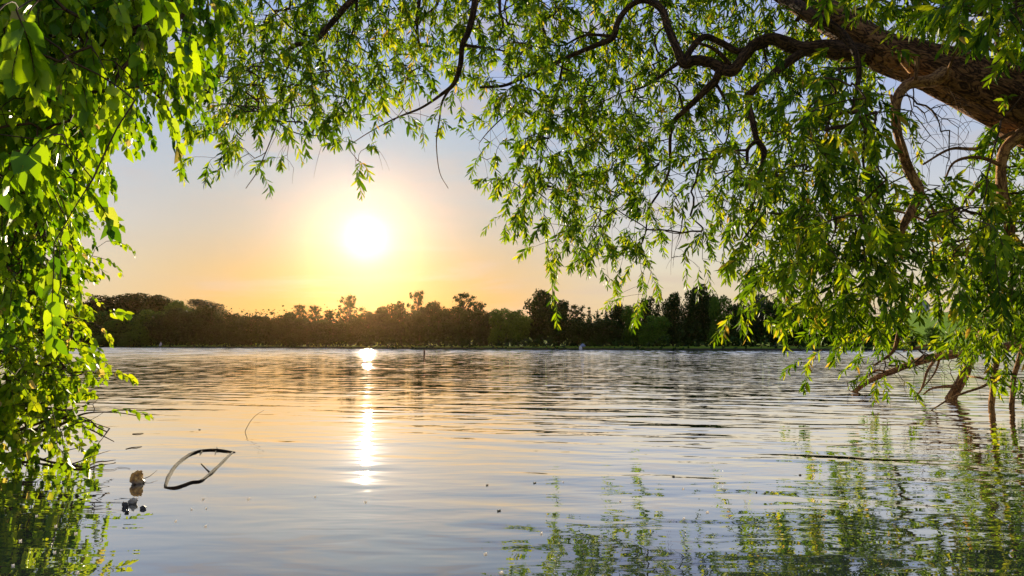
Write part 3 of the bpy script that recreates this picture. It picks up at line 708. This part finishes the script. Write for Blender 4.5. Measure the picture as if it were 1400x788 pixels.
def proto(kind, mat, seed):
    """unit tree: height 1, width about 1; origin at the ground"""
    key = (kind, mat.name, seed)
    if key in protos: return protos[key]
    r = random.Random(seed*13+len(kind)); lobes = []; t = Tubes()
    if kind in ('dense', 'dome', 'bush'):
        z0 = {'dense': .12, 'dome': .15, 'bush': -.02}[kind]
        for i in range(15):
            a = r.random()*6.28; z = z0+(.92-z0)*(i+.5)/15; prof = math.sin(math.pi*min(1, (z-z0)/(1-z0)*.80+.14))**.7
            q = .30*prof*r.uniform(.5, 1.1); s = r.uniform(.11, .2)*(.7+.5*prof)
            z = min(z, .98-s*.75)
            lobes.append((q*math.cos(a), q*math.sin(a), z, s, s, s*.75))
        lobes.append((0, 0, .5, .27, .27, .33)); lobes.append((0, 0, .3, .3, .3, .22))
        n = 6500; size = .0185; sh = .6
        t.add([(0, 0, -.05), (.005, 0, .2), (-.01, .01, .5), (0, 0, .8)], [.03, .024, .014, .004], 7, .1)
        for i in range(7):
            a = r.random()*6.28; z = r.uniform(.2, .6); t.add([(0, 0, z), (.12*math.cos(a), .12*math.sin(a), z+.1), (.26*math.cos(a), .26*math.sin(a), z+.2)], [.01, .007, .003], 5)
    elif kind == 'airy':
        t.add([(0, 0, -.05), (.01, 0, .3), (-.01, .01, .6), (.01, 0, .9)], [.022, .018, .012, .003], 7, .1)
        for i in range(46):
            a = i*2.4+r.random(); z = .36+.60*i/46; q = (.46-.34*abs(z-.66)*2)*r.uniform(.15, 1.05); s = r.uniform(.035, .085)
            x, y = q*math.cos(a), q*math.sin(a); lobes.append((x, y, z, s*1.3, s*1.3, s*.6))
            t.add([(0, 0, z-.22), (x*.5, y*.5, z-.1), (x, y, z)], [.009, .006, .002], 5)
        lobes += [(0, 0, .93, .12, .12, .06)]
        n = 4200; size = .0125; sh = 0.0
    elif kind == 'conifer':
        t.add([(0, 0, -.05), (0, 0, .5), (0, 0, 1)], [.03, .02, .003], 7)
        for i in range(22):
            z = .06+.9*i/22; q = .46*(1-z)**.8+.03
            for j in range(4):
                a = i*1.1+j*1.57; lobes.append((q*.5*math.cos(a), q*.5*math.sin(a), z, q*.5, q*.5, .02))
        lobes.append((0, 0, .97, .02, .02, .05))
        n = 1700; size = .026; sh = .3
    V, f, lt, tint = clump_crown(lobes, n, size, seed*17+3, sh, .3 if kind == 'airy' else .11)
    crown = mesh_np('crown', V, f, lt, mat, None, {'tint': ('FLOAT', tint)}, smooth=False)
    trunk = t.build('trunk', M_fartrunk)
    mc, mt = crown.data, trunk.data
    bpy.data.objects.remove(crown); bpy.data.objects.remove(trunk)
    protos[key] = (mc, mt); return protos[key]
def far_tree(px, top, wpx, de, kind, mat, label, name=None, base=None):
    d = float(shore_d(px))+de; x = (px-CX)/F*d; gz = float(ground_h(x, d)); ztop = H+(HY-top)/F*d
    h = max(1.0, ztop-gz); w = wpx/F*d*1.3
    nm = name or {'dense': 'broadleaf_tree', 'dome': 'broadleaf_tree', 'airy': 'tall_airy_tree', 'conifer': 'conifer_tree', 'bush': 'bush'}[kind]
    e = empty(nm, (x, d, gz)); e.rotation_euler[2] = random.random()*6.28
    e.scale = (w, w, h)
    tag(e, label, 'bush' if kind == 'bush' else 'tree', 'bushes on the far shore' if kind == 'bush' else 'trees along the far shore')
    mc, mt = proto(kind, mat, random.randrange(3))
    for n_, m_ in (('crown', mc), ('trunk' if kind != 'bush' else 'stem', mt)):
        o = bpy.data.objects.new(n_, m_); COL.objects.link(o); o.parent = e
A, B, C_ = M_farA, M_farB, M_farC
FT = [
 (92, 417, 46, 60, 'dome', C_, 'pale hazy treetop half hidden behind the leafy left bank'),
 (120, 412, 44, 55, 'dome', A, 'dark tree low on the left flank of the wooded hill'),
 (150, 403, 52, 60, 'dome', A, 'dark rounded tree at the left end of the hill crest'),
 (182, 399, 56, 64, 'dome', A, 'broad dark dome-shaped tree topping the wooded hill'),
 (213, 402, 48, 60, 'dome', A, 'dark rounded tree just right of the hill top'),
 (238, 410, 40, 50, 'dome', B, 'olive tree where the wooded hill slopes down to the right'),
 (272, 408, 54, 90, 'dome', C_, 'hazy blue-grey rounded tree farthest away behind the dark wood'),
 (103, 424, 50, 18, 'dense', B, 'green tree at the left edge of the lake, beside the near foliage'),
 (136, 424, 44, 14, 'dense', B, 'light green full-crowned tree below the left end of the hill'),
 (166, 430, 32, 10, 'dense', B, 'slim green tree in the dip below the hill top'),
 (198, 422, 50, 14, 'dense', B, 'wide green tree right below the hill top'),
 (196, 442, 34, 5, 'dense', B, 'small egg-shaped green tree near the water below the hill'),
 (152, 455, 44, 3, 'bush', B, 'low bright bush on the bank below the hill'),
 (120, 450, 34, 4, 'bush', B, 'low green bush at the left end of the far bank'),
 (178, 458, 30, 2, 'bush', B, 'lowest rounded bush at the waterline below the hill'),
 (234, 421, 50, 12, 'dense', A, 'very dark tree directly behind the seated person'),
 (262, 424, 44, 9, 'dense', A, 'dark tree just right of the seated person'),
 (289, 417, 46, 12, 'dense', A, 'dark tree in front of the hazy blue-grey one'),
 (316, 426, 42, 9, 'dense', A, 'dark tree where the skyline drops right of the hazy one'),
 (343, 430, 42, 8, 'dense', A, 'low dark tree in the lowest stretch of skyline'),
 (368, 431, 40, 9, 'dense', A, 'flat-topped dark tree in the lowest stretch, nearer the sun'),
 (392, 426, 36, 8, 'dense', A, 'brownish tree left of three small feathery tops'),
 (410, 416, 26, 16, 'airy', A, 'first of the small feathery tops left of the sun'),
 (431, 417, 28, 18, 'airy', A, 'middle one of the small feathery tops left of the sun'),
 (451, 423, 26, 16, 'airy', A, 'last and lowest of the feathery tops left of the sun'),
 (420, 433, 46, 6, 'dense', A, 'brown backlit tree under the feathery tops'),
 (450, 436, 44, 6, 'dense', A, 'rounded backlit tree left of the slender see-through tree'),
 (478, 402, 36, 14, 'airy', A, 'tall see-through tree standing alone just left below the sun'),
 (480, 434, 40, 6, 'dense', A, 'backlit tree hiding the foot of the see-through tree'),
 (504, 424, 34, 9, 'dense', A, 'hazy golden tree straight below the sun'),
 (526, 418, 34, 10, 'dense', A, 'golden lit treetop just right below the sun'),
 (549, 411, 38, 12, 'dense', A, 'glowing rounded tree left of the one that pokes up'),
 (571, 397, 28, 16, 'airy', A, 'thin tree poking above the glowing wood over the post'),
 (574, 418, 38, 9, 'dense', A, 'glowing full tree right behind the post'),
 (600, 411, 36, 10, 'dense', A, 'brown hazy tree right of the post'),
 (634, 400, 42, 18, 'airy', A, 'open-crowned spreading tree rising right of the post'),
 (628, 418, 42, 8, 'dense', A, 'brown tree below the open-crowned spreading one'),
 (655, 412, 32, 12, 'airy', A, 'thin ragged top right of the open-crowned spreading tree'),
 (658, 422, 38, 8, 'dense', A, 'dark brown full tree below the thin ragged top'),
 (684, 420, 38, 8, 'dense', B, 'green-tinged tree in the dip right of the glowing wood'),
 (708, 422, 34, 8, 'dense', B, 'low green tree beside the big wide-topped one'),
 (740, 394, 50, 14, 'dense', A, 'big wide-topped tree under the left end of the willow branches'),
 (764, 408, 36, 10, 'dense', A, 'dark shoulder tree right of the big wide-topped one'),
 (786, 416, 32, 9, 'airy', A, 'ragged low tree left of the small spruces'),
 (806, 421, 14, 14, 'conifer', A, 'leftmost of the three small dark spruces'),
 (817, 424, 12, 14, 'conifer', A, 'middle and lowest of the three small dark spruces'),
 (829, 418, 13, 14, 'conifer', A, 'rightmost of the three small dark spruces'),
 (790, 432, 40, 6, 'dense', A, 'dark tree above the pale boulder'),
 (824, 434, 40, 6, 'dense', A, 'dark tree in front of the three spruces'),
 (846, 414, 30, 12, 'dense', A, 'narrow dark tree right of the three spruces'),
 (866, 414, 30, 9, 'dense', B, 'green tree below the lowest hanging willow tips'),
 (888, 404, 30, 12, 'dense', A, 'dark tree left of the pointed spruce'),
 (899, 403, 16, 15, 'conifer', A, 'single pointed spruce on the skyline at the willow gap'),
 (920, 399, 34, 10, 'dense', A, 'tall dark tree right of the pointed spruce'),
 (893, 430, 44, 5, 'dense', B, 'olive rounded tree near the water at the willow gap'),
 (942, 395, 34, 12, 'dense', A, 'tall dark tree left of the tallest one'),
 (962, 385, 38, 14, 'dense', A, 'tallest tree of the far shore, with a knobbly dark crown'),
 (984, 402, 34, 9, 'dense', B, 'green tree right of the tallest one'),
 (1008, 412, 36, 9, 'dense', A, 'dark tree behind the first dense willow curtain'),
 (1032, 400, 40, 14, 'dense', C_, 'pale grey-green tree glimpsed through the willow leaves'),
 (1060, 408, 42, 10, 'dense', A, 'black tree above the sunny lawn patch'),
 (1088, 412, 42, 10, 'dense', A, 'black tree right of the lawn patch, behind willow leaves'),
 (1118, 416, 42, 9, 'dense', A, 'black tree left of the willow fringe that nears the water'),
 (1148, 420, 42, 9, 'dense', A, 'black tree hidden behind the willow fringe that nears the water'),
 (1178, 426, 38, 9, 'dense', A, 'dark tree above the dipping willow limb'),
 (1208, 430, 34, 8, 'dense', A, 'last dark tree of the wood before the meadow'),
 (1232, 442, 26, 8, 'dense', B, 'small green tree at the left edge of the meadow'),
 (1250, 458, 15, 3, 'bush', A, 'dark round bush at the foot of the bright meadow'),
 (1276, 446, 20, 12, 'dense', B, 'young leafy tree standing on the bright meadow'),
 (1350, 432, 34, 20, 'dense', B, 'tree on the meadow behind the right willow curtain'),
 (1395, 428, 36, 24, 'dense', B, 'tree on the meadow at the far right edge of the view'),
]
for a in FT: far_tree(*a)
# low growth hiding the trunks' feet along the bank: nobody could count it
lob = []
for px in np.arange(60, 1215, 5.0):
    for k in range(2):
        d = float(shore_d(px))+random.uniform(-.4, 1.2) if k else float(shore_d(px))+random.uniform(1.0, 7.0); x = (px-CX)/F*d; gz = max(0, float(ground_h(x, d))); s = (random.uniform(.25, .4) if k else random.uniform(.6, 1.5))*d/110
        if 1060 < px < 1092: s *= .4
        lob.append((x, d, gz+s*.4, s*1.6, s, s))
    if not 1058 < px < 1094:
        d = float(shore_d(px))+random.uniform(9, 14); x = (px-CX)/F*d; gz = float(ground_h(x, d)); s = 2.3*d/110; lob.append((x, d, gz+s*.5, s*1.6, s, s*1.3)); lob.append((x, d+3, gz+s*1.2, s*1.3, s, s*1.3))
for px in np.arange(1215, 1500, 5.0):
    d = float(shore_d(px))+random.uniform(-.3, 3.0); x = (px-CX)/F*d; s = random.uniform(.25, .6); lob.append((x, d, float(ground_h(x, d))+s*.4, s*1.6, s, s))
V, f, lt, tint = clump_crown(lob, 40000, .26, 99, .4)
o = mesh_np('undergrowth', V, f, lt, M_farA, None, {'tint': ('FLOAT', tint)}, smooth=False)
tag(o, 'dark undergrowth along the foot of the far wood', 'undergrowth', kind='stuff')

# ------------------------------------------------------------------ small things on the far shore
def person(px, py_ground_off, de, label, shirt, seated):
    d = float(shore_d(px))+de; x = (px-CX)/F*d; gz = float(ground_h(x, d))
    root = empty('person', (x, d, gz)); tag(root, label, 'person')
    def skin(name, verts, edges, radii, mat, par):
        me = bpy.data.meshes.new(name); me.from_pydata(verts, edges, []); ob = bpy.data.objects.new(name, me); COL.objects.link(ob); ob.parent = par
        md = ob.modifiers.new('s', 'SKIN')
        if not me.skin_vertices: 
            bpy.context.view_layer.objects.active = ob
            me.update()
        if me.skin_vertices:
            for v, r in zip(me.skin_vertices[0].data, radii): v.radius = (r, r)
            me.skin_vertices[0].data[0].use_root = True
        ob.modifiers.new('u', 'SUBSURF').levels = 1; ob.modifiers['u'].render_levels = 2
        me.materials.append(mat); return ob
    hip = .38 if seated else .92
    V = [(0, 0, hip), (0, .01, hip+.25), (0, 0, hip+.48), (0, -.01, hip+.60), (0, -.02, hip+.72), (0, -.01, hip+.82)]
    E = [(0, 1), (1, 2), (2, 3), (3, 4), (4, 5)]; R_ = [.15, .14, .15, .055, .10, .075]
    for s in (-1, 1):
        b = len(V)
        if seated: V += [(s*.12, -.02, hip-.02), (s*.15, -.42, hip+.06), (s*.15, -.50, .06), (s*.15, -.62, .04)]
        else: V += [(s*.11, 0, hip-.08), (s*.13, -.02, .48), (s*.14, .03, .08), (s*.14, -.12, .04)]
        E += [(0, b), (b, b+1), (b+1, b+2), (b+2, b+3)]; R_ += [.10, .07, .045, .04]
        b = len(V)
        V += [(s*.19, 0, hip+.46), (s*.25, -.05, hip+.2), (s*.2, -.28, hip+.1), (s*.18, -.36, hip+.1)]
        E += [(2, b), (b, b+1), (b+1, b+2), (b+2, b+3)]; R_ += [.06, .045, .035, .03]
    skin('body', V, E, R_, shirt, root)
    hair = Tubes(); hair.add([(0, .02, hip+.74), (0, .02, hip+.80), (0, .015, hip+.88), (0, .01, hip+.915)], [.10, .115, .09, .03], 10, .05)
    hair.build('hair', M_dead, root)
person(220, 0, .6, 'seated person in a pale grey top on the far bank below the wooded hill', plain_mat('pale_clothes', (.5, .52, .55), .9, .2), True)
g_ = stone('bag', 'small blue-grey bundle lying on the far bank above the pale boulder', 797, 480, .85, .5, .5, [(.12, .15, .24), (.20, .25, .38), (.26, .30, .42)], .1, 12)
del g_['group']; g_['category'] = 'bag'; d_ = float(shore_d(797))+1.7; g_.location = Vector(((797-CX)/F*d_, d_, float(ground_h((797-CX)/F*d_, d_))+.02))
b_ = stone('boulder', 'pale rounded boulder at the waterline of the far bank', 793.5, 478, .55, .62, .5, [(.30, .28, .24), (.5, .47, .42), (.6, .58, .52)], 0, 9)
del b_['group']; b_['category'] = 'boulder'
b_.location = Vector(((793.5-CX)/F*(float(shore_d(793.5))+.1), float(shore_d(793.5))-.2, -0.02)); 

# house on the meadow's crest
def house():
    d = float(shore_d(1257))+190; x = (1257-CX)/F*d; gz = float(ground_h(x, d))-.2
    root = empty('house', (x, d, gz)); tag(root, 'small grey-blue house on the crest of the meadow at right', 'house')
    w, l, h, rh = 4.2, 6.5, 4.6, 2.2
    mw = plain_mat('grey_render', (.28, .30, .36), .85, .15, 3); mr = plain_mat('slate', (.10, .11, .14), .7, .3, 4); mg = plain_mat('window_pane', (.05, .06, .08), .15, .1); mf = plain_mat('white_frame', (.6, .6, .6), .6, .1)
    V = [(-w/2, -l/2, 0), (w/2, -l/2, 0), (w/2, l/2, 0), (-w/2, l/2, 0), (-w/2, -l/2, h), (w/2, -l/2, h), (w/2, l/2, h), (-w/2, l/2, h), (0, -l/2, h+rh), (0, l/2, h+rh)]
    f = [0, 1, 5, 8, 4, 2, 3, 7, 9, 6, 1, 2, 6, 5, 3, 0, 4, 7]; mesh_np('wall', V, f, [5, 5, 4, 4], mw, root, smooth=False)
    e = .35; t_ = .14
    rv = []; rf = []
    for s in (-1, 1):
        b = len(rv)
        for y in (-l/2-e, l/2+e):
            for z in (.02, t_): rv += [(0 if s > 0 else -0.0, y, h+rh+z), (s*(w/2+e), y, h-e*rh/(w/2)+z)]
        rf += [b, b+1, b+5, b+4, b+2, b+6, b+7, b+3, b, b+2, b+3, b+1, b+4, b+5, b+7, b+6, b+1, b+3, b+7, b+5]
    ro = mesh_np('roof', rv, rf, [4]*(len(rf)//4), mr, root, smooth=False)
    def box(name, c, s, m, par):
        V = [(c[0]+i*s[0]/2, c[1]+j*s[1]/2, c[2]+k*s[2]/2) for i in (-1, 1) for j in (-1, 1) for k in (-1, 1)]
        return mesh_np(name, V, [0, 1, 3, 2, 4, 6, 7, 5, 0, 4, 5, 1, 2, 3, 7, 6, 0, 2, 6, 4, 1, 5, 7, 3], [4]*6, m, par, smooth=False)
    box('chimney', (.7, .8, h+rh-.1), (.5, .6, 1.5), mw, ro)
    for xx in (-1.1, 1.1):
        for zz in (1.5, 3.6):
            wn = box('window', (xx, -l/2-.03, zz), (.95, .1, 1.15), mf, root); box('pane', (xx, -l/2-.09, zz), (.78, .03, .98), mg, wn)
house()

# ------------------------------------------------------------------ sky, sun, air
SUN = Vector(((500-CX)/F, 1, (HY-325)/F)).normalized()
elev = math.asin(SUN.z); azim = math.atan2(SUN.x, SUN.y)
SKYS = 0.46
w = bpy.data.worlds.new('World'); scene.world = w; w.use_nodes = True
t = w.node_tree; t.nodes.clear(); g = NT(t)
tc = g.n('ShaderNodeTexCoord').outputs['Generated']
dirn = g.vmath('NORMALIZE', tc).outputs[0]
sp = g.n('ShaderNodeSeparateXYZ', Vector=dirn)
dot = g.vmath('DOT_PRODUCT', dirn, tuple(SUN)).outputs['Value']
ang = g.math('ARCCOSINE', g.math('MINIMUM', dot, 0.9999999))      # radians from the sun
adeg = g.math('MULTIPLY', ang, 180/math.pi)
el = g.math('MULTIPLY', g.math('ARCSINE', sp.outputs['Z']), 180/math.pi/60)
far_ = g.ramp(el, [(0.0, (.66, .48, .26)), (.05, (.74, .60, .38)), (.10, (.72, .65, .50)), (.16, (.64, .64, .64)), (.25, (.48, .55, .68)), (.36, (.36, .46, .76)), (.50, (.32, .44, .80)), (1.0, (.20, .32, .66))])
near = g.ramp(el, [(0.0, (.74, .30, .03)), (.05, (.76, .38, .06)), (.10, (.66, .42, .16)), (.15, (.54, .46, .34)), (.21, (.46, .49, .49)), (.30, (.39, .50, .60)), (.48, (.33, .48, .76)), (1.0, (.20, .32, .66))])
nf = g.maprange(adeg, 6.0, 25.0, 0.0, 1.0, True)
base_c = g.mix(near, far_, nf)
st_ = g.vmath('MULTIPLY', dirn, (2.5, 2.5, 16)).outputs[0]
cl = g.n('ShaderNodeTexNoise', Vector=st_, Scale=1.6, Detail=5.0, Roughness=.55, Distortion=.4)
cf = g.maprange(cl.outputs['Fac'], .45, .72, 0, .5, True)
base_c = g.mix(base_c, (.62, .50, .42), cf)
def gauss(sig, p=2.0):
    return g.math('EXPONENT', g.math('MULTIPLY', g.math('POWER', g.math('DIVIDE', adeg, sig), p), -1.0))
def addc(c, col, f, k):
    s = g.vmath('SCALE', g.mix((0, 0, 0), col, 1.0), scale=g.math('MULTIPLY', f, k)).outputs[0]
    return g.vmath('ADD', c, s).outputs[0]
c = addc(base_c, (.80, .88, 1), gauss(6.0, 1.3), .22)
c = addc(c, (1, .95, .85), gauss(1.15, 1.5), 1.1)
c = addc(c, (1, .9, .7), gauss(0.55, 3.0), 8.0)
sky = g.n('ShaderNodeTexSky', _sky_type='NISHITA', _sun_disc=False, _sun_elevation=elev, _sun_rotation=azim, _air_density=1.0, _dust_density=2.0)
sk = g.vmath('SCALE', sky.outputs[0], scale=0.003).outputs[0]
c = g.vmath('ADD', c, sk).outputs[0]
bg = g.n('ShaderNodeBackground', Color=c, Strength=SKYS)
wo = t.nodes.new('ShaderNodeOutputWorld'); t.links.new(bg.outputs[0], wo.inputs[0])

sl = bpy.data.lights.new('sun', 'SUN'); sl.energy = 5.0; sl.angle = math.radians(.5); sl.color = (1, .84, .58)
so = bpy.data.objects.new('sun', sl); COL.objects.link(so); so.rotation_euler = SUN.to_track_quat('Z', 'Y').to_euler(); so.location = (0, 0, 28)

HAZE = 0.00003
if HAZE > 0:
    m = bpy.data.materials.new('haze_air'); m.use_nodes = True; tt = m.node_tree; tt.nodes.clear()
    oo = tt.nodes.new('ShaderNodeOutputMaterial'); pv = tt.nodes.new('ShaderNodeVolumePrincipled')
    pv.inputs['Color'].default_value = (1, .58, .26, 1); pv.inputs['Density'].default_value = HAZE; pv.inputs['Anisotropy'].default_value = .93
    tt.links.new(pv.outputs[0], oo.inputs['Volume'])
    X, Y0, Y1, Z0, Z1 = 1560, -1560, 1560, -2.5, 30
    V = [(-X, Y0, Z0), (X, Y0, Z0), (X, Y1, Z0), (-X, Y1, Z0), (-X, Y0, Z1), (X, Y0, Z1), (X, Y1, Z1), (-X, Y1, Z1)]
    o = mesh_np('haze', V, [0, 3, 2, 1, 4, 5, 6, 7, 0, 1, 5, 4, 1, 2, 6, 5, 2, 3, 7, 6, 3, 0, 4, 7], [4]*6, m, smooth=False)
    tag(o, 'thin golden evening haze over the lake', 'haze', kind='stuff')

# ------------------------------------------------------------------ camera and render
cam = bpy.data.cameras.new('camera'); co = bpy.data.objects.new('camera', cam); COL.objects.link(co)
co.location = (0, 0, H); co.rotation_euler = (math.radians(90), 0, 0)
cam.sensor_width = 36; cam.lens = 36*F/1400; cam.shift_y = (HY-394)/1400
cam.clip_start = .05; cam.clip_end = 9000
scene.camera = co
vs = scene.view_settings; vs.view_transform = 'Standard'; vs.look = 'None'; vs.exposure = 1.15; vs.gamma = 1
scene.render.engine = 'CYCLES'
cy = scene.cycles
cy.use_denoising = True
try: cy.denoiser = 'OPENIMAGEDENOISE'; cy.denoising_input_passes = 'RGB_ALBEDO_NORMAL'
except Exception: pass
cy.max_bounces = 8; cy.diffuse_bounces = 3; cy.glossy_bounces = 3; cy.transmission_bounces = 4; cy.volume_bounces = 0
cy.sample_clamp_indirect = 4.0; cy.caustics_reflective = True; cy.caustics_refractive = False
cy.use_adaptive_sampling = False
